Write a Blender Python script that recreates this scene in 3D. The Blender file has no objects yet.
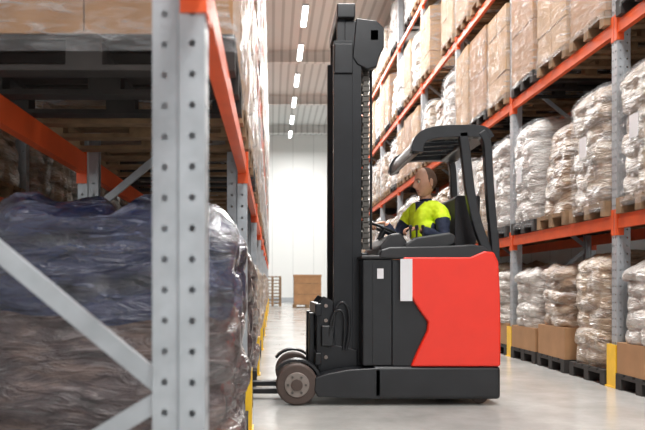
import bpy, bmesh, math, random
from mathutils import Vector, Matrix, noise
random.seed(7)
DEBUG=None
S=bpy.context.scene
COL=S.collection
# ---------------------------------------------------------------- materials
def nmat(name):
    m=bpy.data.materials.new(name); m.use_nodes=True
    nt=m.node_tree; b=nt.nodes['Principled BSDF']; return m,nt,b
def simple(name,col,rough=0.5,metal=0.0,coat=0.0,var=0.12,scale=6,bump=0.0,bscale=40):
    m,nt,b=nmat(name)
    tc=nt.nodes.new('ShaderNodeTexCoord')
    n=nt.nodes.new('ShaderNodeTexNoise'); n.inputs['Scale'].default_value=scale; n.inputs['Detail'].default_value=5
    nt.links.new(tc.outputs['Object'],n.inputs['Vector'])
    r=nt.nodes.new('ShaderNodeValToRGB')
    c=Vector(col[:3])
    r.color_ramp.elements[0].position=0.3; r.color_ramp.elements[1].position=0.7
    r.color_ramp.elements[0].color=(*(c*(1-var)),1); r.color_ramp.elements[1].color=(*(c*(1+var)),1)
    nt.links.new(n.outputs['Fac'],r.inputs['Fac']); nt.links.new(r.outputs['Color'],b.inputs['Base Color'])
    b.inputs['Roughness'].default_value=rough; b.inputs['Metallic'].default_value=metal
    b.inputs['Coat Weight'].default_value=coat
    if bump>0:
        n2=nt.nodes.new('ShaderNodeTexNoise'); n2.inputs['Scale'].default_value=bscale; n2.inputs['Detail'].default_value=6
        nt.links.new(tc.outputs['Object'],n2.inputs['Vector'])
        bp=nt.nodes.new('ShaderNodeBump'); bp.inputs['Strength'].default_value=bump; bp.inputs['Distance'].default_value=0.01
        nt.links.new(n2.outputs['Fac'],bp.inputs['Height']); nt.links.new(bp.outputs['Normal'],b.inputs['Normal'])
    return m
M={}
M['galv']=simple('galvanised_steel',(0.42,0.45,0.48),0.42,0.25,var=0.12,scale=12)
M['orange']=simple('orange_paint',(0.80,0.11,0.025),0.42,var=0.08)
M['yellow']=simple('yellow_paint',(0.9,0.55,0.03),0.4)
M['black']=simple('black_paint',(0.013,0.014,0.017),0.36,var=0.2,bump=0.08,bscale=200)
M['mast']=simple('mast_steel',(0.010,0.011,0.014),0.33,0.2,var=0.25)
M['char']=simple('charcoal_plastic',(0.018,0.019,0.022),0.45,bump=0.15,bscale=250)
M['red']=simple('red_paint',(0.82,0.028,0.010),0.32,coat=0.25,var=0.03)
M['tire']=simple('polyurethane_tyre',(0.075,0.05,0.042),0.6)
M['hub']=simple('hub_metal',(0.26,0.22,0.20),0.5,0.4)
M['chain']=simple('chain_steel',(0.12,0.11,0.10),0.35,0.8)
M['chrome']=simple('cylinder_rod',(0.5,0.5,0.52),0.2,1.0)
M['label']=simple('white_label',(0.75,0.75,0.78),0.5,var=0.03)
M['wood']=simple('pallet_wood',(0.26,0.165,0.09),0.8,var=0.3,scale=9,bump=0.2)
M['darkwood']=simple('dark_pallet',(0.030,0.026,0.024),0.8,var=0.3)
M['card']=simple('cardboard',(0.38,0.21,0.10),0.75,var=0.12,scale=4)
M['card2']=simple('cardboard_pale',(0.48,0.31,0.17),0.75,var=0.12,scale=4)
M['vest']=simple('hi_vis_yellow',(0.74,0.95,0.02),0.7,var=0.06,scale=14,bump=0.3,bscale=25)
M['refl']=simple('reflective_tape',(0.62,0.66,0.50),0.3,var=0.05)
M['navy']=simple('navy_cloth',(0.02,0.028,0.06),0.85,bump=0.3,bscale=30)
M['skin']=simple('skin',(0.62,0.33,0.22),0.5,var=0.08,scale=20)
M['hair']=simple('cropped_hair',(0.13,0.07,0.045),0.8,var=0.3,scale=120)
M['eye']=simple('eye_dark',(0.03,0.02,0.02),0.2)
M['lip']=simple('lips',(0.42,0.15,0.12),0.5)
M['seat']=simple('seat_fabric',(0.020,0.020,0.024),0.75,bump=0.2)

def sackmat(name,cols,zscale=1.0,rough=0.30,film=(0.76,0.76,0.77),ff=0.5,p=(0.54,0.70)):
    m,nt,b=nmat(name); L=nt.links
    tc=nt.nodes.new('ShaderNodeTexCoord')
    oi=nt.nodes.new('ShaderNodeObjectInfo')
    ad=nt.nodes.new('ShaderNodeVectorMath'); ad.operation='ADD'
    sc=nt.nodes.new('ShaderNodeVectorMath'); sc.operation='SCALE'; sc.inputs['Scale'].default_value=13
    cx=nt.nodes.new('ShaderNodeCombineXYZ')
    for i in range(3): L.new(oi.outputs['Random'],cx.inputs[i])
    L.new(cx.outputs[0],sc.inputs[0]); L.new(tc.outputs['Object'],ad.inputs[0]); L.new(sc.outputs[0],ad.inputs[1])
    mp=nt.nodes.new('ShaderNodeMapping'); mp.inputs['Scale'].default_value=(1,1,3.4)
    L.new(ad.outputs[0],mp.inputs['Vector'])
    n=nt.nodes.new('ShaderNodeTexNoise'); n.inputs['Scale'].default_value=2.6; n.inputs['Detail'].default_value=7; n.inputs['Roughness'].default_value=0.65
    L.new(mp.outputs[0],n.inputs['Vector'])
    r=nt.nodes.new('ShaderNodeValToRGB'); e=r.color_ramp.elements
    e[0].position=0.36; e[0].color=(*cols[0],1); e[1].position=0.66; e[1].color=(*cols[-1],1)
    for i,c in enumerate(cols[1:-1]):
        q=e.new(0.36+0.3*(i+1)/(len(cols)-1)); q.color=(*c,1)
    L.new(n.outputs['Fac'],r.inputs['Fac'])
    mp2=nt.nodes.new('ShaderNodeMapping'); mp2.inputs['Scale'].default_value=(3,3,11); mp2.inputs['Rotation'].default_value=(0.5,0.35,0)
    L.new(ad.outputs[0],mp2.inputs['Vector'])
    n2=nt.nodes.new('ShaderNodeTexNoise'); n2.inputs['Scale'].default_value=1.6; n2.inputs['Detail'].default_value=8; n2.inputs['Roughness'].default_value=0.58; n2.inputs['Distortion'].default_value=0.9
    L.new(mp2.outputs[0],n2.inputs['Vector'])
    r2=nt.nodes.new('ShaderNodeValToRGB'); r2.color_ramp.elements[0].position=p[0]; r2.color_ramp.elements[1].position=p[1]
    L.new(n2.outputs['Fac'],r2.inputs['Fac'])
    mx=nt.nodes.new('ShaderNodeMixRGB'); mx.inputs['Color2'].default_value=(*film,1)
    ml=nt.nodes.new('ShaderNodeMath'); ml.operation='MULTIPLY'; ml.inputs[1].default_value=ff
    L.new(r2.outputs['Color'],ml.inputs[0]); L.new(ml.outputs[0],mx.inputs['Fac'])
    L.new(r.outputs['Color'],mx.inputs['Color1']); L.new(mx.outputs[0],b.inputs['Base Color'])
    bp=nt.nodes.new('ShaderNodeBump'); bp.inputs['Strength'].default_value=0.9; bp.inputs['Distance'].default_value=0.06
    L.new(n2.outputs['Fac'],bp.inputs['Height']); L.new(bp.outputs['Normal'],b.inputs['Normal'])
    b.inputs['Roughness'].default_value=rough; b.inputs['Coat Weight'].default_value=1.0; b.inputs['Coat Roughness'].default_value=0.07
    L.new(bp.outputs['Normal'],b.inputs['Coat Normal'])
    return m
M['sackA']=sackmat('wrapped_sacks_beige',[(0.14,0.085,0.045),(0.34,0.24,0.15),(0.54,0.45,0.35)])
M['sackB']=sackmat('wrapped_sacks_grey',[(0.24,0.20,0.17),(0.46,0.42,0.38),(0.68,0.67,0.65)])
M['sackC']=sackmat('wrapped_sacks_brown',[(0.10,0.06,0.035),(0.27,0.17,0.10),(0.46,0.38,0.29)])
M['sackN']=sackmat('wrapped_sacks_navy',[(0.004,0.006,0.016),(0.010,0.018,0.060),(0.04,0.05,0.11)],rough=0.14,film=(0.34,0.36,0.46),ff=0.55,p=(0.56,0.72))
M['sackP']=sackmat('wrapped_sacks_plum',[(0.020,0.014,0.018),(0.075,0.052,0.055),(0.20,0.14,0.125)],rough=0.16,film=(0.5,0.44,0.44),ff=0.5,p=(0.55,0.72))
def filmmat(name='stretch_film',lo=0.10,hi=0.55,p0=0.45,p1=0.74,col=(0.75,0.77,0.8)):
    m=bpy.data.materials.new(name); m.use_nodes=True; nt=m.node_tree; nt.nodes.clear(); L=nt.links
    o=nt.nodes.new('ShaderNodeOutputMaterial'); t=nt.nodes.new('ShaderNodeBsdfTransparent'); g=nt.nodes.new('ShaderNodeBsdfPrincipled')
    g.inputs['Base Color'].default_value=(*col,1); g.inputs['Roughness'].default_value=0.12
    tc=nt.nodes.new('ShaderNodeTexCoord'); mp=nt.nodes.new('ShaderNodeMapping'); mp.inputs['Scale'].default_value=(2,2,9); mp.inputs['Rotation'].default_value=(0.6,0.4,0)
    n=nt.nodes.new('ShaderNodeTexNoise'); n.inputs['Scale'].default_value=2; n.inputs['Detail'].default_value=7; n.inputs['Distortion'].default_value=1.5
    L.new(tc.outputs['Object'],mp.inputs[0]); L.new(mp.outputs[0],n.inputs['Vector'])
    r=nt.nodes.new('ShaderNodeValToRGB'); r.color_ramp.elements[0].position=p0; r.color_ramp.elements[0].color=(lo,)*3+(1,); r.color_ramp.elements[1].position=p1; r.color_ramp.elements[1].color=(hi,)*3+(1,)
    L.new(n.outputs['Fac'],r.inputs[0])
    bp=nt.nodes.new('ShaderNodeBump'); bp.inputs['Strength'].default_value=1.0; bp.inputs['Distance'].default_value=0.05; L.new(n.outputs['Fac'],bp.inputs['Height']); L.new(bp.outputs[0],g.inputs['Normal'])
    mx=nt.nodes.new('ShaderNodeMixShader'); L.new(r.outputs[0],mx.inputs[0]); L.new(t.outputs[0],mx.inputs[1]); L.new(g.outputs[0],mx.inputs[2]); L.new(mx.outputs[0],o.inputs[0])
    return m
M['film']=filmmat()
M['film2']=filmmat('stretch_film_thin',0.08,0.38,0.45,0.75)
def glassmat():
    m=bpy.data.materials.new('tinted_roof_glass'); m.use_nodes=True; nt=m.node_tree; nt.nodes.clear(); L=nt.links
    o=nt.nodes.new('ShaderNodeOutputMaterial'); t=nt.nodes.new('ShaderNodeBsdfTransparent'); t.inputs[0].default_value=(0.72,0.74,0.75,1)
    g=nt.nodes.new('ShaderNodeBsdfGlossy'); g.inputs['Roughness'].default_value=0.08
    f=nt.nodes.new('ShaderNodeFresnel'); f.inputs[0].default_value=1.45
    mx=nt.nodes.new('ShaderNodeMixShader'); L.new(f.outputs[0],mx.inputs[0]); L.new(t.outputs[0],mx.inputs[1]); L.new(g.outputs[0],mx.inputs[2]); L.new(mx.outputs[0],o.inputs[0]); return m
M['glass']=glassmat()

def floormat():
    m,nt,b=nmat('polished_concrete'); L=nt.links
    tc=nt.nodes.new('ShaderNodeTexCoord')
    n=nt.nodes.new('ShaderNodeTexNoise'); n.inputs['Scale'].default_value=1.3; n.inputs['Detail'].default_value=10; n.inputs['Roughness'].default_value=0.7
    L.new(tc.outputs['Object'],n.inputs['Vector'])
    r=nt.nodes.new('ShaderNodeValToRGB'); e=r.color_ramp.elements
    e[0].position=0.3; e[0].color=(0.35,0.345,0.33,1); e[1].position=0.7; e[1].color=(0.51,0.505,0.485,1)
    L.new(n.outputs['Fac'],r.inputs['Fac']); L.new(r.outputs['Color'],b.inputs['Base Color'])
    r2=nt.nodes.new('ShaderNodeMapRange'); r2.inputs['To Min'].default_value=0.08; r2.inputs['To Max'].default_value=0.30
    L.new(n.outputs['Fac'],r2.inputs['Value']); L.new(r2.outputs[0],b.inputs['Roughness'])
    return m
M['floor']=floormat()
def stripemat(name,col,col2,axis,period,duty=0.06,rough=0.6):
    m,nt,b=nmat(name); L=nt.links
    tc=nt.nodes.new('ShaderNodeTexCoord'); sp=nt.nodes.new('ShaderNodeSeparateXYZ'); L.new(tc.outputs['Object'],sp.inputs[0])
    d=nt.nodes.new('ShaderNodeMath'); d.operation='DIVIDE'; d.inputs[1].default_value=period; L.new(sp.outputs[axis],d.inputs[0])
    f=nt.nodes.new('ShaderNodeMath'); f.operation='FRACT'; L.new(d.outputs[0],f.inputs[0])
    l=nt.nodes.new('ShaderNodeMath'); l.operation='LESS_THAN'; l.inputs[1].default_value=duty; L.new(f.outputs[0],l.inputs[0])
    mx=nt.nodes.new('ShaderNodeMixRGB'); mx.inputs['Color1'].default_value=(*col,1); mx.inputs['Color2'].default_value=(*col2,1)
    L.new(l.outputs[0],mx.inputs[0]); L.new(mx.outputs[0],b.inputs['Base Color']); b.inputs['Roughness'].default_value=rough
    return m
M['wall']=stripemat('wall_panels',(0.80,0.81,0.80),(0.62,0.63,0.62),0,1.15,0.03)
M['wally']=stripemat('wall_panels_side',(0.80,0.82,0.82),(0.6,0.62,0.62),1,1.15,0.03)
M['ceil']=stripemat('ceiling_profiled_sheet',(0.66,0.67,0.66),(0.46,0.47,0.46),0,0.3,0.3)
def emis(name,col,s):
    m=bpy.data.materials.new(name); m.use_nodes=True; b=m.node_tree.nodes['Principled BSDF']
    b.inputs['Emission Color'].default_value=(*col,1); b.inputs['Emission Strength'].default_value=s; b.inputs['Base Color'].default_value=(0.9,0.9,0.9,1); return m
M['lamp']=emis('lamp_tube',(1,1,0.98),9)

# ---------------------------------------------------------------- mesh helpers
def addbox(bm,x0,x1,y0,y1,z0,z1,mi=0,mat=None):
    vs=[bm.verts.new(p) for p in [(x0,y0,z0),(x1,y0,z0),(x1,y1,z0),(x0,y1,z0),(x0,y0,z1),(x1,y0,z1),(x1,y1,z1),(x0,y1,z1)]]
    if mat:
        for v in vs: v.co=mat@v.co
    fs=[(0,3,2,1),(4,5,6,7),(0,1,5,4),(1,2,6,5),(2,3,7,6),(3,0,4,7)]
    out=[]
    for f in fs:
        F=bm.faces.new([vs[i] for i in f]); F.material_index=mi; out.append(F)
    return out
def addbar(bm,p,q,w,t,mi=0):
    p=Vector(p);q=Vector(q);d=q-p;L=d.length
    rot=d.to_track_quat('X','Z').to_matrix().to_4x4()
    m=Matrix.Translation(p)@rot
    addbox(bm,0,L,-w/2,w/2,-t/2,t/2,mi,m)
def tomesh(bm,name,mats,smooth=False,recalc=True):
    if recalc: bmesh.ops.recalc_face_normals(bm,faces=bm.faces)
    me=bpy.data.meshes.new(name); bm.to_mesh(me); bm.free()
    for m in mats: me.materials.append(M[m])
    if smooth:
        for p in me.polygons: p.use_smooth=True
    return me
def obj(name,me,parent=None,loc=(0,0,0),rot=(0,0,0)):
    o=bpy.data.objects.new(name,me); COL.objects.link(o); o.location=loc; o.rotation_euler=rot
    if parent: o.parent=parent
    return o
def empty(name,loc=(0,0,0)):
    o=bpy.data.objects.new(name,None); COL.objects.link(o); o.location=loc; return o
def bevel(o,w,seg=3):
    m=o.modifiers.new('b','BEVEL'); m.width=w; m.segments=seg; m.limit_method='ANGLE'; m.angle_limit=math.radians(35)
    for p in o.data.polygons: p.use_smooth=True
    wn=o.modifiers.new('wn','WEIGHTED_NORMAL'); return o
def box(name,x0,x1,y0,y1,z0,z1,mat,parent=None,bw=0.0,seg=3):
    bm=bmesh.new(); addbox(bm,x0,x1,y0,y1,z0,z1)
    o=obj(name,tomesh(bm,name,[mat]),parent)
    if bw: bevel(o,bw,seg)
    return o
def prism(name,pts,y0,y1,mat,parent=None,bw=0.0,seg=3):
    bm=bmesh.new()
    a=[bm.verts.new((x,y0,z)) for x,z in pts]; b=[bm.verts.new((x,y1,z)) for x,z in pts]
    bm.faces.new(a); bm.faces.new(b[::-1]); n=len(pts)
    for i in range(n): bm.faces.new([a[i],b[i],b[(i+1)%n],a[(i+1)%n]])
    o=obj(name,tomesh(bm,name,[mat]),parent)
    if bw: bevel(o,bw,seg)
    return o
def cyl(name,c,r,h,axis,mat,parent=None,seg=40,bw=0.0,r2=None):
    bm=bmesh.new(); bmesh.ops.create_cone(bm,cap_ends=True,segments=seg,radius1=r,radius2=r if r2 is None else r2,depth=h)
    rot={'X':Matrix.Rotation(math.pi/2,4,'Y'),'Y':Matrix.Rotation(math.pi/2,4,'X'),'Z':Matrix.Identity(4)}[axis]
    bmesh.ops.transform(bm,matrix=Matrix.Translation(c)@rot,verts=bm.verts)
    o=obj(name,tomesh(bm,name,[mat]),parent)
    bevel(o,bw if bw else 0.002,2)
    return o
def tube(name,pts,r,mat,parent=None,smooth=True,cyclic=False,flat=None):
    cu=bpy.data.curves.new(name,'CURVE'); cu.dimensions='3D'; cu.bevel_depth=r; cu.bevel_resolution=5; cu.use_fill_caps=True
    sp=cu.splines.new('NURBS' if smooth else 'POLY'); sp.points.add(len(pts)-1)
    for i,p in enumerate(pts): sp.points[i].co=(*p,1)
    if smooth: sp.order_u=3; sp.use_endpoint_u=True; sp.resolution_u=8
    sp.use_cyclic_u=cyclic
    cu.materials.append(M[mat])
    o=bpy.data.objects.new(name,cu); COL.objects.link(o)
    dg=bpy.context.evaluated_depsgraph_get(); me=bpy.data.meshes.new_from_object(o.evaluated_get(dg))
    bpy.data.objects.remove(o); 
    for p in me.polygons: p.use_smooth=True
    return obj(name,me,parent)

# ---------------------------------------------------------------- room
WX0,WX1,WY0,WY1,CH=-4.6,6.4,-8.0,39.0,9.3
box('floor',WX0,WX1,WY0,WY1,-0.1,0,'floor')
box('wall_back',WX0,WX1,WY1,WY1+0.2,0,CH,'wall')
box('wall_right',WX1,WX1+0.2,WY0,WY1,0,CH,'wally')
box('wall_left',WX0-0.2,WX0,WY0,WY1,0,CH,'wally')
box('ceiling',WX0,WX1,WY0,WY1,CH,CH+0.2,'ceil')
tr=bmesh.new()
for k in range(8):
    y=-4+k*5.8
    addbox(tr,WX0,WX1,y-0.09,y+0.09,CH-0.42,CH-0.38); addbox(tr,WX0,WX1,y-0.012,y+0.012,CH-0.4,CH); addbox(tr,WX0,WX1,y-0.09,y+0.09,CH-0.03,CH)
obj('ceiling_beams',tomesh(tr,'ceiling_beams',['ceil']))
box('baseboard_back',WX0,WX1,WY1-0.03,WY1,0,0.25,'galv')

def fixture(x,y,name='ceiling_lamp'):
    e=empty(name,(x,y,CH-0.75))
    bm=bmesh.new()
    addbox(bm,-0.09,0.09,-0.75,0.75,0,0.06,0); addbox(bm,-0.005,0.005,-0.5,-0.49,0.06,0.75,0); addbox(bm,-0.005,0.005,0.49,0.5,0.06,0.75,0)
    addbox(bm,-0.07,0.07,-0.73,0.73,-0.03,0,1)
    me=tomesh(bm,'fixture',['galv','lamp']); obj('housing',me,e)
    return e
for k in range(14):
    y=-5.0+k*3.1
    fixture(0.92,y)
for k in range(9):
    l=bpy.data.lights.new('lamp_light','AREA'); l.shape='RECTANGLE'; l.size=1.4; l.size_y=3.0; l.energy=430; l.color=(1.0,0.99,0.965)
    o=bpy.data.objects.new('aisle_light',l); COL.objects.link(o); o.location=(1.4,-5+k*5,CH-0.9)
w=bpy.data.worlds.new('w'); S.world=w; w.use_nodes=True
w.node_tree.nodes['Background'].inputs[0].default_value=(0.98,0.99,1,1); w.node_tree.nodes['Background'].inputs[1].default_value=0.85

# ---------------------------------------------------------------- racks
UH=8.4
def perforated(bm,o,u,wid,cols,pitch,h,r=0.011):
    o=Vector(o);u=Vector(u).normalized();z=Vector((0,0,1)); cw=wid/cols; cache={}
    def V(a,b):
        k=(round(a,5),round(b,5))
        if k not in cache: cache[k]=bm.verts.new(o+u*a+z*b)
        return cache[k]
    rows=int(h/pitch)
    for i in range(rows):
        for j in range(cols):
            cx=(j+.5)*cw; cy=(i+.5)*pitch; hw=cw/2; hp=pitch/2
            R=[(hw,0),(hw,hp),(0,hp),(-hw,hp),(-hw,0),(-hw,-hp),(0,-hp),(hw,-hp)]
            A=[V(cx+a,cy+b) for a,b in R]
            B=[bm.verts.new(o+u*(cx+r*math.cos(t*math.pi/4))+z*(cy+r*1.15*math.sin(t*math.pi/4))) for t in range(8)]
            for t in range(8): bm.faces.new([A[t],A[(t+1)%8],B[(t+1)%8],B[t]])
def strip(bm,a,b,h):
    a=Vector(a);b=Vector(b);z=Vector((0,0,h))
    bm.faces.new([bm.verts.new(p) for p in (a,b,b+z,a+z)])
bm=bmesh.new()
perforated(bm,(0,-0.05,0),(0,1,0),0.10,2,0.075,UH,0.009)
for s in (-1,1):
    perforated(bm,(0,s*0.05,0),(1,0,0),0.062,1,0.075,UH,0.008)
    strip(bm,(0.062,s*0.05,0),(0.070,s*0.038,0),UH-0.01)
    perforated(bm,(0.070,s*0.038,0),(1,0,0),0.060,1,0.075,UH,0.008)
    strip(bm,(0.130,s*0.038,0),(0.130,s*0.025,0),UH-0.01)
addbox(bm,-0.03,0.15,-0.07,0.07,0,0.008)
me_up=tomesh(bm,'upright_mesh',['galv'],recalc=False)

def rack(name,xf,d,ys,levels,depth=1.1,guard=True):
    e=empty(name,(xf,ys[0],0))
    inv=Vector((-xf,-ys[0],0))
    def child(n,me,loc=(0,0,0),rot=(0,0,0)):
        return obj(n,me,e,Vector(loc)+inv,rot)
    rx=xf+d*depth
    for i,y in enumerate(ys):
        child('upright_front_%d'%i,me_up,(xf,y,0),(0,0,0 if d>0 else math.pi))
        child('upright_rear_%d'%i,me_up,(rx,y,0),(0,0,math.pi if d>0 else 0))
    bm=bmesh.new()
    for i in range(len(ys)-1):
        for zt in levels:
            for xx,dd in ((xf,d),(rx,-d)):
                xa,xb=sorted((xx+dd*0.012,xx+dd*0.055))
                addbox(bm,xa,xb,ys[i]+0.054,ys[i+1]-0.054,zt-0.125,zt)
                xa,xb=sorted((xx+dd*0.002,xx+dd*0.012))
                addbox(bm,xa,xb,ys[i]+0.054,ys[i+1]-0.054,zt-0.125,zt-0.035)
                for yy in (ys[i]+0.054,ys[i+1]-0.054):
                    xa,xb=sorted((xx-dd*0.006,xx+dd*0.06))
                    addbox(bm,xa,xb,yy-0.004,yy+0.004,zt-0.19,zt+0.05)
                    s=-1 if yy<(ys[i]+ys[i+1])/2 else 1
                    xa,xb=sorted((xx-dd*0.006,xx-dd*0.001))
                    y0,y1=sorted((yy,yy+s*0.045))
                    addbox(bm,xa,xb,y0,y1,zt-0.19,zt+0.05)
    child('beams',tomesh(bm,'beams',['orange']))
    bm=bmesh.new()
    for y in ys:
        z=0.68
        addbar(bm,(xf+d*0.09,y,0.68),(rx-d*0.09,y,0.12),0.03,0.045)
        side=0
        while z<UH-0.8:
            a=xf+d*0.09 if side==0 else rx-d*0.09; b=rx-d*0.09 if side==0 else xf+d*0.09
            addbar(bm,(a,y,z),(b,y,z+0.76),0.03,0.045); z+=0.76; side=1-side
        addbar(bm,(xf+d*0.09,y,UH-0.1),(rx-d*0.09,y,UH-0.1),0.03,0.045)
    child('frame_braces',tomesh(bm,'braces',['galv']))
    if guard:
        bm=bmesh.new()
        for y in ys:
            g=xf-d*0.02
            a,b=sorted((g,g-d*0.012)); addbox(bm,a,b,y-0.085,y+0.085,0,0.40)
            for s in(-1,1):
                a,b=sorted((g,g+d*0.13)); y0,y1=sorted((y+s*0.085,y+s*0.075)); addbox(bm,a,b,y0,y1,0,0.40)
            a,b=sorted((g-d*0.02,g+d*0.16)); addbox(bm,a,b,y-0.11,y+0.11,0,0.012)
        child('upright_guards',tomesh(bm,'guards',['yellow']))
    return e
YR=[3.7+2.8*k for k in range(11)]
YL=[1.75-2.85+2.85*k for k in range(12)]
LR=[1.6,3.4,5.2,7.0]; LL=[1.8,3.6,5.4,7.2]
XR=3.18
rack('pallet_rack',XR,1,YR,LR)
rack('pallet_rack',-0.163,-1,YL,LL)
rack('pallet_rack',-2.6,-1,YL[2:9],LL,guard=False)

# ---------------------------------------------------------------- loads
def pallet(bm,mi,L=1.2,W=0.8,n=5):
    for yy in (-W/2+0.05,0,W/2-0.05):
        addbox(bm,-L/2,L/2,yy-0.05,yy+0.05,0,0.022,mi)
        for xx in (-L/2+0.073,0,L/2-0.073): addbox(bm,xx-0.072,xx+0.072,yy-0.049,yy+0.049,0.022,0.1,mi)
    for xx in (-L/2+0.073,0,L/2-0.073): addbox(bm,xx-0.072,xx+0.072,-W/2,W/2,0.1,0.122,mi)
    for i in range(n):
        yy=-W/2+0.07+i*(W-0.14)/(n-1); addbox(bm,-L/2,L/2,yy-0.065,yy+0.065,0.122,0.144,mi)
def stack(bm,z0,h,L,W,layers,mi,seed,bul=0.05,shrink=0.0,lean=0.03,film=False,round_=5.0,mi_low=None,lump=1.0):
    N=96; per=10; rows=layers*per
    rng=random.Random(seed)
    off=[(rng.uniform(-lean,lean)*0.6,rng.uniform(-lean,lean)*0.6,rng.uniform(-0.04,0.02)) for _ in range(layers)]
    ph=[rng.uniform(0,1) for _ in range(layers)]
    grid=[]
    for r in range(rows+1):
        t=r/per
        ring=[]
        for a in range(N):
            th=2*math.pi*a/N; c,s=math.cos(th),math.sin(th)
            tw=t+(0.38*noise.noise(Vector((c*1.7,s*1.7,seed*2.3+t*0.35))) if not film else 0)
            tw=min(max(tw,0),layers); li=min(layers-1,int(tw)); f=tw-li
            prof=abs(math.sin(math.pi*min(f,1)))**0.5
            if film: prof=0.8+0.2*prof
            zz=z0+h*r/rows
            k=(abs(c)**round_+abs(s)**round_)**(-1/round_)
            seam=abs(math.sin(3*th+ (li%2)*math.pi/2+ph[li]*0.6))
            sd=1-(0.5*bul+0.03*(lump-1))*(1-min(1,seam*2.5))*(prof if lump>1 else 1)
            nz=noise.noise(Vector((c*2.3,s*2.3,zz*4+seed*3.1)))*0.035*lump+noise.noise(Vector((c*5,s*5,zz*9+seed*3.1)))*0.012*lump
            topf=1-(0.12*max(0,(zz-z0-h*0.88)/(h*0.12))**2)
            q=k*sd*(1-bul*(1-prof)*(0.6+0.4*noise.noise(Vector((c*3,s*3,li*2.0+seed)))*2)+nz)*topf*(1-shrink*(zz-z0)/h)
            q=min(q,k*1.03)
            e=0.4 if film else 1
            zo=0.05*(lump-1)*noise.noise(Vector((c*2.4,s*2.4,seed+9.0)))*r/rows*3
            ring.append(bm.verts.new((c*q*L/2+off[li][0]*e,s*q*W/2+off[li][1]*e,zz+zo)))
        grid.append(ring)
    for r in range(rows):
        for a in range(N):
            F=bm.faces.new([grid[r][a],grid[r][(a+1)%N],grid[r+1][(a+1)%N],grid[r+1][a]]); F.material_index=mi if (mi_low is None or r>rows*0.6) else mi_low; F.smooth=True
    prev=grid[-1]; zt=z0+h
    for q in (0.88,0.72,0.55,0.38,0.2):
        ring=[bm.verts.new((v.co.x*q,v.co.y*q,zt+0.03+0.07*lump*noise.noise(Vector((v.co.x*q*5,v.co.y*q*5,seed))) )) for v in grid[-1]]
        for a in range(N):
            F=bm.faces.new([prev[a],prev[(a+1)%N],ring[(a+1)%N],ring[a]]); F.material_index=mi; F.smooth=True
        prev=ring
    c=bm.verts.new((0,0,zt+0.03))
    for a in range(N):
        F=bm.faces.new([prev[a],prev[(a+1)%N],c]); F.material_index=mi; F.smooth=True
def labels(bm,L,W,mi,z):
    for sx in (-1,1):
        a,b=sorted((sx*L/2,sx*(L/2+0.003))); addbox(bm,a,b,-0.07,0.08,z,z+0.20,mi)
        a,b=sorted((sx*W/2,sx*(W/2+0.003))); addbox(bm,-0.35*sx-0.08,-0.35*sx+0.07,a,b,z,z+0.20,mi)
def me_sacks(seed,h,layers,mat,wood='wood',L=1.2,W=0.8,base=None,bul=0.06,film=None,low=None,**kw):
    bm=bmesh.new(); pallet(bm,0,L,W)
    z=0.146
    if base:
        addbox(bm,-L/2+0.01,L/2-0.01,-W/2+0.01,W/2-0.01,z,z+base,2); z+=base+0.002
    stack(bm,z,h-(base or 0),L,W,layers,1,seed,bul=bul,mi_low=4 if low else None,**kw)
    if film:
        stack(bm,0.05,h+0.12,L*1.05,W*1.07,3,3,seed+5,bul=0.02,lean=0.0,film=True,round_=6,shrink=kw.get('shrink',0))
        labels(bm,L*1.05,W*1.07,5,0.62)
    return tomesh(bm,'sacks%d'%seed,[wood,mat,'card',film or 'film2',low or mat,'label'],recalc=False)
def me_boxes(seed,nx,ny,nz,hh,mat='card',wood='wood',film=True,L=1.2,W=0.8):
    rng=random.Random(seed); bm=bmesh.new(); pallet(bm,0,L,W)
    bx=L/nx; by=W/ny
    for k in range(nz):
        for i in range(nx):
            for j in range(ny):
                jx,jy=rng.uniform(-0.006,0.006),rng.uniform(-0.006,0.006)
                x0=-L/2+i*bx+0.006+jx;y0=-W/2+j*by+0.006+jy;z0=0.146+k*hh
                addbox(bm,x0,x0+bx-0.012,y0,y0+by-0.012,z0,z0+hh-0.005,1)
    if film: stack(bm,0.07,nz*hh+0.1,L*1.04,W*1.05,3,2,seed,bul=0.01,lean=0.0,film=True,round_=14)
    return tomesh(bm,'boxes%d'%seed,[wood,mat,'film'],recalc=False)
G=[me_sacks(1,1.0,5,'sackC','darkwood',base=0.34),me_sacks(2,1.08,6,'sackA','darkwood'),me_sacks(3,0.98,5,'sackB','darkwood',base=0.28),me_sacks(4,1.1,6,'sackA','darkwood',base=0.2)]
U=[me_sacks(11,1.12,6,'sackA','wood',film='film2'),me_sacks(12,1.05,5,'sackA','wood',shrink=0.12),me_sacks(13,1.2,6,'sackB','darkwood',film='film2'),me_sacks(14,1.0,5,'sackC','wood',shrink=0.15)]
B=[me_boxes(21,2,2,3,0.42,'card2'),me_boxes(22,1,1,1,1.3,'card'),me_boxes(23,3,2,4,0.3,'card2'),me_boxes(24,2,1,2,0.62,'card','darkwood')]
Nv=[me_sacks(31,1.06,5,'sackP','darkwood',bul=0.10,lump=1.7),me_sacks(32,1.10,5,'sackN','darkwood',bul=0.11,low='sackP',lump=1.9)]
far=empty('stored_pallet_loads')
rng=random.Random(5)
LN={'s':'wrapped_sack_pallet','b':'wrapped_carton_pallet'}
def put(me,x,y,z,kind='s',jit=True):
    ry=rng.uniform(-0.02,0.02) if jit else 0
    if rng.random()<0.5: ry+=math.pi
    z+=0.002
    if y>15 : o=obj('load',me,far,(x,y,z),(0,0,ry))
    else: o=obj(LN[kind],me,None,(x,y,z),(0,0,ry))
    return o
XC=XR+0.56
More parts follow.
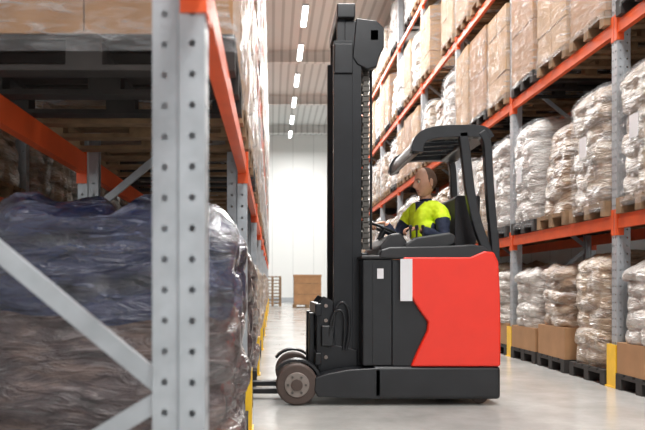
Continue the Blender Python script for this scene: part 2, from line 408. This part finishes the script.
for i in range(len(YR)-1):
    for j in range(3):
        y=YR[i]+0.50+j*0.9
        put(G[(i*3+j)%4 if i!=1 else [1,0,2][j]],XC,y,0)
        put(U[(i+j*2)%4] if i!=1 else U[[0,3,2][j]],XC,y,LR[0])
        if i in (1,2,4,7): put(B[(i+j)%4],XC,y,LR[1],'b')
        else: put(U[(i*2+j)%4],XC,y,LR[1])
        if rng.random()<0.85:
            put(B[(i+j+1)%4] if rng.random()<0.5 else U[(i+j)%4],XC,y,LR[2],'b')
        if rng.random()<0.8: put(U[(i+j+1)%4],XC,y,LR[3])
for i in range(len(YL)-1):
    for j in range(3):
        y=YL[i]+0.52+j*0.905
        if YL[i]<0: continue
        if not ((i==2 and j==1) or (i==1 and j==0)):
            m=Nv[(i+j)%2] if i<3 else G[(i+j)%4]
            if i==1: m=Nv[1]
            put(m,-0.75,y,0)
        if not (i==1 and j==0):
            put(B[[3,3,1][j]] if i==1 else (B[(i+j)%4] if i<3 else U[(i+j)%4]),-0.75,y,LL[0],'b')
        if i>=1:
            put(U[(i+j*3)%4],-0.75,y,LL[1])
            if rng.random()<0.8: put(B[(i+j)%4],-0.75,y,LL[2],'b')
for i in range(2,8):
    for j in range(3):
        y=YL[i]+0.52+j*0.905
        put(U[(i+j)%4],-3.18,y,0); put(U[(i+j+1)%4],-3.18,y,LL[0]); put(U[(i+j+1)%4],-3.18,y,LL[1])

# far-end containers
bm=bmesh.new(); pallet(bm,0,1.2,1.0)
addbox(bm,-0.56,0.56,-0.48,0.48,0.146,1.36,1)
for z in (0.55,1.0): addbox(bm,-0.565,0.565,-0.485,0.485,z,z+0.03,0)
addbox(bm,-0.58,0.58,-0.5,0.5,1.30,1.38,1)
obj('cardboard_container',tomesh(bm,'container',['wood','card']),None,(1.48,29.5,0))
bm=bmesh.new()
for k in range(9):
    mm=bmesh.new(); pallet(mm,0); 
    for v in mm.verts: v.co.z+=k*0.150; v.co.x+=0.02*math.sin(k*3)
    t=bpy.data.meshes.new('t'); mm.to_mesh(t); mm.free(); bm.from_mesh(t)
obj('pallet_stack',tomesh(bm,'pallet_stack',['wood']),None,(0.02,31.9,0),(0,0,math.pi/2))

# ---------------------------------------------------------------- reach truck
T=empty('forklift')
def q(px,py,D=5.5): return ((px-272)*D/700,0.95+(285-py)*D/700)
Y0,Y1=5.5,6.65
box('chassis_base',0.79,1.80,Y0,Y1,0.05,0.31,'black',T,0.03)
for nm,ya,yb in (('near',Y0,Y0+0.20),('far',Y1-0.20,Y1)):
    prism('support_leg_'+nm,[(0.36,0.07),(0.86,0.05),(0.86,0.30),(0.60,0.285),(0.42,0.25),(0.34,0.22),(0.33,0.12)],ya,yb,'black',T,0.012)
    n=10; cx,cz=0.196,0.165
    pts=[(cx+0.205*math.cos(math.radians(a)),cz+0.195*math.sin(math.radians(a))) for a in [15+ i*(130)/n for i in range(n+1)]]
    pin=[(cx+0.18*math.cos(math.radians(a)),cz+0.175*math.sin(math.radians(a))) for a in [15+ i*(130)/n for i in range(n+1)]]
    prism('wheel_fender_'+nm,pts+pin[::-1],ya+0.07,yb,'black',T,0.003)
    box('wheel_bracket_'+nm,0.15,0.38,yb-0.035,yb,0.12,0.24,'black',T,0.01)
    cyl('load_wheel_'+nm,(cx,ya+0.055,cz),0.165,0.10,'Y','tire',T,56,0.02)
    cyl('wheel_rim_'+nm,(cx,ya+0.002,cz),0.098,0.02,'Y','hub',T,40,0.006)
    cyl('wheel_hub_'+nm,(cx,ya-0.012,cz),0.045,0.03,'Y','tire',T,24,0.005)
    for k in range(6):
        a=k*math.pi/3; cyl('wheel_bolt_%s_%d'%(nm,k),(cx+0.07*math.cos(a),ya-0.012,cz+0.07*math.sin(a)),0.010,0.012,'Y','chain',T,6)
    cyl('axle_'+nm,(cx,ya+0.12,cz),0.03,0.12,'Y','chain',T,20)
cyl('drive_wheel',(1.52,6.08,0.13),0.128,0.12,'Y','tire',T,40,0.015)
for k,y in enumerate((5.62,6.5)): cyl('caster_wheel_%d'%k,(1.66,y,0.075),0.073,0.06,'Y','tire',T,30,0.01)
box('battery_compartment',0.715,0.95,Y0+0.03,Y1-0.03,0.31,1.155,'black',T,0.012)
box('battery_cover_line',0.795,0.80,Y0+0.024,Y0+0.04,0.33,1.14,'char',T)
prism('black_side_panel',[(0.95,0.31),(1.35,0.31),(1.35,1.15),(0.95,1.15)],Y0+0.03,Y0+0.12,'black',T,0.006)
box('battery_lid',0.70,0.98,Y0+0.01,Y1-0.01,1.155,1.185,'char',T,0.012)
rp=[q(403,257),q(402.5,281),q(409,294),q(420,311),q(428,322),q(427,331),q(418,350),q(411,366.5),q(500.5,366.5),q(500.8,330),q(500,290),q(498.5,262),q(494,252),q(484,251),q(470,257)]
prism('red_side_panel',rp,Y0-0.01,Y0+0.10,'red',T,0.018,4)
rb=[(1.55,0.312),(1.797,0.312),(1.80,0.65),(1.79,0.95),(1.775,1.10),(1.73,1.155),(1.55,1.165)]
prism('red_rear_counterweight',rb,Y0+0.09,Y1-0.005,'red',T,0.03,4)
prism('far_side_panel',[(1.2,0.31),(1.56,0.31),(1.56,1.15),(1.35,1.0),(1.3,0.6)],Y1-0.09,Y1-0.01,'red',T,0.01)
box('cab_floor',0.95,1.56,Y0+0.12,Y1-0.05,0.31,0.47,'char',T,0.01)
tp=[q(379,258),q(381,250),q(390,247),q(440,246),q(463,245),q(472,244),q(484,246),q(490,251),q(486,262)]
prism('cab_top_rim',tp,Y0+0.0,Y0+0.13,'char',T,0.015,3)
prism('rear_top_cover',[(1.54,1.16),(1.76,1.16),(1.75,1.22),(1.70,1.25),(1.54,1.25)],Y0+0.12,Y1-0.02,'char',T,0.02)
prism('dashboard',[(0.86,1.18),(0.86,1.26),(0.95,1.36),(1.03,1.37),(1.08,1.30),(1.10,1.2)],Y0+0.10,Y1-0.12,'char',T,0.02)
prism('armrest_console',[(1.06,1.19),(1.05,1.27),(1.14,1.33),(1.42,1.37),(1.46,1.34),(1.46,1.28),(1.30,1.19)],Y0+0.05,Y0+0.24,'char',T,0.02)
for k in range(3):
    cyl('control_lever_%d'%k,(1.12+0.05*k,Y0+0.16,1.37),0.008,0.08,'Z','black',T,12); cyl('lever_knob_%d'%k,(1.12+0.05*k,Y0+0.16,1.42),0.014,0.03,'Z','black',T,16,0.006)
ring=[]
for k in range(16):
    a=k*math.pi/8; ring.append((0.97+0.13*math.cos(a)*0.9,6.08+0.13*math.sin(a),1.43-0.13*math.cos(a)*0.4))
tube('steering_wheel',ring,0.013,'black',T,True,True)
tube('steering_column',[(0.93,6.08,1.34),(0.97,6.08,1.425)],0.025,'black',T,False)
for k in range(3):
    a=k*2.1; tube('wheel_spoke_%d'%k,[(0.97,6.08,1.425),(0.97+0.115*math.cos(a),6.08+0.128*math.sin(a),1.43-0.05*math.cos(a))],0.008,'black',T,False)
box('seat_cushion',1.17,1.50,5.80,6.32,0.97,1.05,'seat',T,0.035,4)
box('seat_base',1.22,1.50,5.9,6.2,0.47,0.97,'char',T,0.01)
prism('seat_backrest',[(1.50,1.26),(1.66,1.26),(1.70,1.40),(1.71,1.67),(1.70,1.685),(1.52,1.685),(1.50,1.66),(1.50,1.45)],5.74,6.30,'seat',T,0.025,4)
box('seat_bracket',1.54,1.66,5.85,6.2,1.22,1.30,'char',T,0.01)
def plate_path(name,pts,wid,y0,y1,mat,bw=0.01):
    L=[];R=[]
    for i,p in enumerate(pts):
        a=Vector(pts[max(0,i-1)]);b=Vector(pts[min(len(pts)-1,i+1)]); d=(b-a).normalized(); n=Vector((-d.y,d.x)); w=wid[i] if isinstance(wid,list) else wid
        L.append(tuple(Vector(p)+n*w/2)); R.append(tuple(Vector(p)-n*w/2))
    return prism(name,L+R[::-1],y0,y1,mat,T,bw,2)
def bez(pts,n=6):
    out=[]
    P=[Vector(p) for p in pts]
    P=[P[0]]+P+[P[-1]]
    for i in range(1,len(P)-2):
        for k in range(n):
            t=k/n; a,b,c,d=P[i-1],P[i],P[i+1],P[i+2]
            out.append(tuple(0.5*((2*b)+(c-a)*t+(2*a-5*b+4*c-d)*t*t+(3*b-a-3*c+d)*t**3)))
    out.append(tuple(P[-2])); return out
outer=bez([q(482,131),q(488,143),q(490,175),q(493,215),q(496,245),q(496,266)])
plate_path('guard_pillar_outer',outer,0.062,Y0+0.005,Y0+0.075,'black')
inner=bez([q(464,131),q(467,155),q(471,190),q(478,222),q(486,245),q(492,262)])
plate_path('guard_pillar_inner',inner,[0.075]*len(inner),Y0+0.01,Y0+0.07,'black')
plate_path('guard_pillar_far',outer,0.06,Y1-0.08,Y1-0.01,'black')
prof=bez([(1.145,2.00),(1.155,2.07),(1.21,2.13),(1.34,2.16),(1.6,2.165),(1.68,2.145),(1.71,2.10)])
plate_path('guard_roof_rail_near',prof,0.095,Y0+0.01,Y0+0.10,'black',0.03)
plate_path('guard_roof_rail_far',prof,0.095,Y1-0.10,Y1-0.01,'black',0.03)
prism('guard_roof_front',[(1.11,1.98),(1.115,2.06),(1.15,2.115),(1.22,2.155),(1.24,2.14),(1.19,2.09),(1.165,1.99)],Y0+0.03,Y1-0.03,'black',T,0.012)
box('guard_roof_rear',1.58,1.73,Y0+0.03,Y1-0.03,2.11,2.19,'black',T,0.02)
for k in range(3):
    y=5.85+k*0.22; prism('guard_roof_bar_%d'%k,[(1.20,2.10),(1.62,2.13),(1.62,2.155),(1.22,2.14)],y,y+0.02,'black',T,0.003)
box('roof_glass',1.22,1.62,Y0+0.06,Y1-0.06,2.168,2.176,'glass',T)
box('safety_label',q(400,0)[0],q(412,0)[0],Y0-0.016,Y0-0.012,q(0,301)[1],q(0,259)[1],'label',T)
box('rating_label',0.83,0.88,Y0+0.022,Y0+0.031,1.0,1.08,'label',T)

# mast
def channel(nm,xa,xb,y0,y1,z0,z1,t=0.018,open_=1):
    bm=bmesh.new()
    addbox(bm,xa,xb,y0,y0+t,z0,z1); addbox(bm,xa,xa+t,y0+t,y1,z0,z1); addbox(bm,xb-t,xb,y0+t,y1,z0,z1)
    o=obj(nm,tomesh(bm,nm,['mast']),T); bevel(o,0.003,2); return o
MZ=3.23
for nm,y,s in (('near',5.73,1),('far',6.36,-1)):
    channel('mast_outer_channel_'+nm,0.505,0.66,y,y+0.075,0.10,2.95)
    channel('mast_middle_channel_'+nm,0.60,0.735,y-0.0+0.02,y+0.095,0.14,3.12)
    channel('mast_inner_channel_'+nm,0.535,0.60,y+0.02,y+0.07,0.3,MZ)
box('mast_top_crosshead',0.53,0.68,5.70,6.46,3.13,3.245,'mast',T,0.01)
prism('mast_top_bracket',[(0.66,2.82),(0.69,3.14),(0.86,3.12),(0.92,3.06),(0.92,2.90),(0.88,2.82),(0.86,2.74),(0.78,2.72),(0.70,2.76)],5.74,5.80,'mast',T,0.01)
prism('mast_top_bracket_far',[(0.66,2.82),(0.69,3.14),(0.86,3.12),(0.92,3.06),(0.92,2.90),(0.88,2.82),(0.78,2.76)],6.30,6.36,'mast',T,0.01)
box('mast_top_tie',0.80,0.88,5.74,6.36,2.95,3.05,'mast',T,0.01)
box('mast_tie_plate_top',0.51,0.66,5.71,5.735,2.68,2.92,'mast',T,0.006)
for k,z in enumerate((0.35,1.2,2.0)): box('mast_crossbar_%d'%k,0.69,0.735,5.76,6.42,z,z+0.09,'mast',T,0.006)
cyl('chain_pulley',(0.80,5.90,2.86),0.07,0.05,'Y','chain',T,32,0.01)
for k,y in enumerate((5.90,6.25)):
    cyl('lift_cylinder_%d'%k,(0.70,y,1.15),0.04,2.0,'Z','mast',T,24); cyl('lift_rod_%d'%k,(0.70,y,2.45),0.024,0.8,'Z','chrome',T,20)
bm=bmesh.new()
for yy in (5.88,5.93):
    z=1.25; k=0
    while z<2.86:
        dx=0.0 if k%2 else 0.008
        addbox(bm,0.768-dx,0.805+dx,yy-0.012,yy-0.004,z,z+0.050); addbox(bm,0.768-dx,0.805+dx,yy+0.004,yy+0.012,z,z+0.050)
        addbox(bm,0.755,0.818,yy-0.016,yy+0.016,z+0.006,z+0.016); z+=0.044; k+=1
obj('lift_chains',tomesh(bm,'lift_chains',['chain']),T)
tube('mast_hose',[(0.755,6.0,2.8),(0.76,6.0,2.0),(0.755,6.0,1.2),(0.75,6.0,0.6)],0.012,'black',T)
tube('mast_hose_b',[(0.84,5.95,2.8),(0.845,5.95,2.0),(0.84,5.95,1.25)],0.011,'black',T)
box('mast_carriage_cover',0.735,0.80,5.80,6.36,0.35,1.22,'mast',T,0.015)
prism('reach_carriage_plate',[(0.36,0.30),(0.40,0.22),(0.70,0.20),(0.70,0.42),(0.52,0.46),(0.50,0.82),(0.42,0.86),(0.36,0.78)],5.72,5.76,'mast',T,0.01)
prism('reach_carriage_plate_far',[(0.36,0.30),(0.40,0.22),(0.70,0.20),(0.70,0.42),(0.52,0.46),(0.50,0.82),(0.42,0.86),(0.36,0.78)],6.4,6.44,'mast',T,0.01)
box('fork_carriage_upper_bar',0.35,0.40,5.66,6.5,0.70,0.80,'mast',T,0.008)
box('fork_carriage_lower_bar',0.35,0.40,5.66,6.5,0.30,0.40,'mast',T,0.008)
box('sideshift_block',0.40,0.50,5.68,5.73,0.45,0.62,'black',T,0.012)
cyl('sideshift_cylinder',(0.42,6.08,0.56),0.03,0.7,'Y','chrome',T,20)
for k,(z) in enumerate((0.36,0.5,0.66,0.78)): cyl('carriage_bolt_%d'%k,(0.44,5.715,z),0.016,0.02,'Y','hub',T,8)
tube('carriage_hose',[(0.49,5.70,0.50),(0.50,5.67,0.75),(0.57,5.66,0.83),(0.63,5.67,0.75),(0.63,5.69,0.52),(0.60,5.70,0.42)],0.012,'char',T)
tube('carriage_hose_b',[(0.46,5.70,0.44),(0.47,5.67,0.70),(0.56,5.65,0.77),(0.60,5.67,0.65),(0.58,5.70,0.42)],0.010,'char',T)
for k,y in enumerate((5.80,6.24)):
    prism('fork_%d'%k,[(-0.80,0.055),(0.35,0.045),(0.35,0.72),(0.31,0.72),(0.305,0.10),(-0.80,0.072)],y,y+0.11,'mast',T,0.006)
box('leg_crossmember',0.62,0.80,5.60,6.56,0.08,0.24,'black',T,0.01)

# ---------------------------------------------------------------- driver
def skinmesh(verts,edges,radii,sub=2):
    me=bpy.data.meshes.new('sk'); me.from_pydata(verts,edges,[]); me.update()
    o=bpy.data.objects.new('sk',me); COL.objects.link(o)
    m=o.modifiers.new('s','SKIN'); m.use_smooth_shade=True
    for i,r in enumerate(radii):
        v=me.skin_vertices[0].data[i]; v.radius=(r if isinstance(r,tuple) else (r,r)); v.use_root=(i==0)
    m2=o.modifiers.new('ss','SUBSURF'); m2.levels=sub; m2.render_levels=sub
    dg=bpy.context.evaluated_depsgraph_get(); dg.update()
    out=bpy.data.meshes.new_from_object(o.evaluated_get(dg)); bpy.data.objects.remove(o); return out
Lf=Vector((0.60,-0.80,0)); Fw=Vector((-0.80,-0.60,0))
pel=Vector((1.33,6.03,1.14))
sp1=pel+Vector((-0.01,0,0.14)); ch=pel+Vector((-0.01,-0.01,0.32)); up=pel+Vector((-0.01,-0.015,0.44)); nk=pel+Vector((-0.01,-0.02,0.53)); hd=pel+Vector((-0.01,-0.025,0.61))
V=[];E=[];R=[]
def add(p,r,par=None):
    V.append(tuple(p)); R.append(r); i=len(V)-1
    if par is not None: E.append((par,i))
    return i
a0=add(pel,(0.16,0.135)); a1=add(sp1,(0.165,0.14),a0); a2=add(ch,(0.19,0.145),a1); a3=add(up,(0.13,0.11),a2); a4=add(nk,0.062,a3); a5=add(hd,0.054,a4)
hands=[]
for s,elb,wr in ((1,Vector((1.40,5.74,1.33)),Vector((1.21,5.73,1.41))),(-1,Vector((1.09,6.20,1.37)),Vector((1.00,6.17,1.50)))):
    sh=up+Lf*(0.19*s)+Vector((0,0,-0.03))
    b=add(up+Lf*(0.11*s),0.085,a3); b=add(sh,0.076,b); b=add((sh+elb)/2,0.062,b); b=add(elb,0.052,b); b=add((elb*0.45+wr*0.55),0.045,b); b=add(wr,0.030,b); hands.append((s,elb,wr))
for s in (1,-1):
    hp=pel+Lf*(0.09*s)+Vector((0,0,-0.03)); kn=Vector((1.08,6.03-0.13*s,1.07)) ; an=Vector((1.10,6.03-0.13*s,0.56))
    b=add(hp,0.095,a0); b=add((hp+kn)/2,0.082,b); b=add(kn,0.060,b); b=add((kn+an)/2+Vector((0.015,0,0.05)),0.055,b); b=add(an,0.038,b); b=add(an+Vector((-0.03,0,-0.045)),0.04,b); b=add(an+Vector((-0.10,0,-0.055)),0.032,b)
body=skinmesh(V,E,R,3)
bm=bmesh.new(); bm.from_mesh(body)
bmesh.ops.subdivide_edges(bm,edges=bm.edges[:],cuts=1,use_grid_fill=True)
bm.normal_update()
for v in bm.verts:
    if v.co.z<1.66:
        p=v.co; v.co=p+v.normal*(0.010*noise.noise(Vector((p.x*9,p.y*9,p.z*16)))+0.005*noise.noise(p*38))
mats=['navy','vest','skin','refl','hair','eye','lip','black']
for f in bm.faces:
    c=f.calc_center_median(); mi=0
    dl=(c-up).dot(Lf); df=(c-up).dot(Fw)
    dax=((c.x-pel.x)**2+(c.y-pel.y)**2)**.5
    if 1.15<c.z<1.72 and dax<0.40: mi=1
    for s,elb,wr in hands:
        sh=up+Lf*(0.19*s)
        t=(c-sh).dot((elb-sh))/(elb-sh).length_squared
        if dl*s>0.13 and t>0.36+0.02*math.sin(c.x*60): mi=0
        t2=(c-elb).dot((wr-elb))/(wr-elb).length_squared
        if 0<t2 and (c-(elb+(wr-elb)*min(t2,1))).length<0.07: mi=0
        if (c-wr).length<0.035: mi=2
    if mi==1 and (1.255<c.z<1.295): mi=3
    if mi==1 and df>0 and abs(dl)<0.06*(c.z-1.57)/0.09 : mi=0
    if c.z>1.655 and abs(dl)<0.085: mi=0
    if c.z>1.685: mi=2
    if c.z<0.57: mi=7
    f.material_index=mi; f.smooth=True
def head(bm,center,yaw,pitch=0,sc=1.0):
    hb=bmesh.new(); bmesh.ops.create_uvsphere(hb,u_segments=150,v_segments=110,radius=1)
    def g(x,s): return math.exp(-(x/s)**2)
    def ss(a,b,x):
        t=min(1,max(0,(x-a)/(b-a))); return t*t*(3-2*t)
    def hairf(c):
        x,y,z=c.x,c.y,c.z
        topb=min(z-0.070,(0.012-x)*0.8)
        side=min((0.020-x)*0.9,z-(0.012 if x>-0.02 else -0.05))
        back=min(-0.018-x,z+0.058)
        burn=min(min(x+0.002,0.018-x),z+0.006)
        return max(topb,side,back,burn)
    for v in hb.verts:
        d=v.co.copy(); x,y,z=d
        X=x*0.098;Y=y*0.077;Z=z*0.122
        if z<0:
            k=-z; Y*=1-0.28*k; X=X*(1-0.10*k)+0.012*k
            if x<0: X*=1-0.45*k
        if x>0:
            fr=x
            X=X*(1-0.06*g(z-0.0,0.9))
            X+=0.022*g(y,0.17)*g(z+0.24,0.16)*fr
            X+=0.014*g(y,0.14)*g(z+0.04,0.22)*fr
            X+=0.007*g(z-0.24,0.12)*g(y,0.5)*fr
            X-=0.011*g(abs(y)-0.33,0.16)*g(z-0.04,0.12)*fr
            X+=0.009*g(y,0.28)*g(z+0.52,0.10)*fr
            X-=0.004*g(y,0.3)*g(z+0.66,0.07)*fr
            X+=0.014*g(y,0.35)*g(z+0.85,0.16)
            Y+=0.004*math.copysign(1,y)*g(z+0.15,0.2)*g(abs(y)-0.6,0.2)
        p=Vector((X,Y,Z)); h=ss(0,0.01,hairf(p)); n=p.normalized()
        v.co=p+n*0.003*h
    for f in hb.faces:
        c=f.calc_center_median(); mi=2
        if hairf(c)>0.001: mi=4
        if c.x>0.07 and -0.070<c.z<-0.057 and abs(c.y)<0.023-abs(c.z+0.0635)*1.5: mi=6
        if c.x>0.055 and abs(c.z-(0.028-3*(abs(c.y)-0.028)**2*10))<0.0035 and 0.012<abs(c.y)<0.046: mi=4
        f.material_index=mi; f.smooth=True
    for s in (1,-1):
        r=bmesh.ops.create_uvsphere(hb,u_segments=16,v_segments=10,radius=0.0115,matrix=Matrix.Translation((0.0775,0.027*s,0.006)))
        fs={f for v in r['verts'] for f in v.link_faces}
        for f in fs: f.material_index=5 if f.calc_center_median().x>0.086 else 3; f.smooth=True
        mt=Matrix.Translation((-0.005,0.079*s,-0.008))@Matrix.Rotation(0.35*s,4,'Z')@Matrix.Diagonal((0.019,0.008,0.034,1))
        r=bmesh.ops.create_uvsphere(hb,u_segments=20,v_segments=14,radius=1,matrix=mt)
        for v in r['verts']:
            dx=(v.co.x+0.005)/0.019; dz=(v.co.z+0.008)/0.034
            if dx*dx+dz*dz<0.35 and v.co.y*s>0.08: v.co.y-=0.006*s
        for f in {f for v in r['verts'] for f in v.link_faces}: f.material_index=2; f.smooth=True
    mat=Matrix.Translation(center)@Matrix.Rotation(yaw,4,'Z')@Matrix.Rotation(pitch,4,'Y')@Matrix.Scale(sc,4)
    bmesh.ops.transform(hb,matrix=mat,verts=hb.verts)
    t=bpy.data.meshes.new('t'); hb.to_mesh(t); hb.free(); bm.from_mesh(t)
HC=Vector((1.312,5.985,1.825))
head(bm,HC,math.radians(180+20),0.08,1.06)
def hand(bm,wr,fwd,upv,thumb_side):
    fwd=fwd.normalized(); side=fwd.cross(upv).normalized()*thumb_side; dn=-upv
    vs=[wr,wr+fwd*0.045,wr+fwd*0.075]; parts=[skinmesh([tuple(v) for v in vs],[(0,1),(1,2)],[(0.026,0.02),(0.038,0.016),(0.036,0.014)],1)]
    for i,(o,l) in enumerate(((-0.030,0.85),(-0.010,0.97),(0.010,1.0),(0.030,0.9))):
        b=wr+fwd*0.06+side*o; p=[b,b+fwd*0.035,b+fwd*(0.035+0.03*l)+dn*0.016*l,b+fwd*(0.035+0.038*l)+dn*0.044*l,b+fwd*(0.028+0.025*l)+dn*0.06*l]
        parts.append(skinmesh([tuple(v) for v in p],[(k,k+1) for k in range(4)],[0.0095,0.0095,0.009,0.0085,0.0075],1))
    b=wr+fwd*0.02+side*0.02; p=[b,b+side*0.025+fwd*0.02,b+side*0.032+fwd*0.045+dn*0.012,b+side*0.025+fwd*0.062+dn*0.028]
    parts.append(skinmesh([tuple(v) for v in p],[(k,k+1) for k in range(3)],[0.013,0.012,0.010,0.009],1))
    for me in parts:
        n0=len(bm.faces); bm.from_mesh(me); bm.faces.ensure_lookup_table()
        for f in bm.faces[n0:]: f.material_index=2; f.smooth=True
hand(bm,hands[0][2],Vector((-1,0.0,0.05)),Vector((0,0,1)),-1)
hand(bm,hands[1][2],Vector((-0.9,-0.35,-0.1)),Vector((0,0,1)),1)
me=bpy.data.meshes.new('driver'); bm.to_mesh(me); bm.free()
for m in mats: me.materials.append(M[m])
obj('forklift_driver',me)

# ---------------------------------------------------------------- camera
c=bpy.data.cameras.new('camera'); c.sensor_width=36; c.lens=700/645*36; c.shift_x=50.5/645; c.shift_y=70/645
c.dof.use_dof=True; c.dof.focus_distance=5.8; c.dof.aperture_fstop=2.8; c.clip_end=200
if DEBUG:
    k=DEBUG[2]; c.lens*=k; c.shift_x=(DEBUG[0]-272)*k/645; c.shift_y=(285-DEBUG[1])*k/645; c.dof.use_dof=False
co=bpy.data.objects.new('camera',c); COL.objects.link(co); co.location=(0,0,0.95); co.rotation_euler=(math.pi/2,0,0)
S.camera=co
S.view_settings.view_transform='Standard'
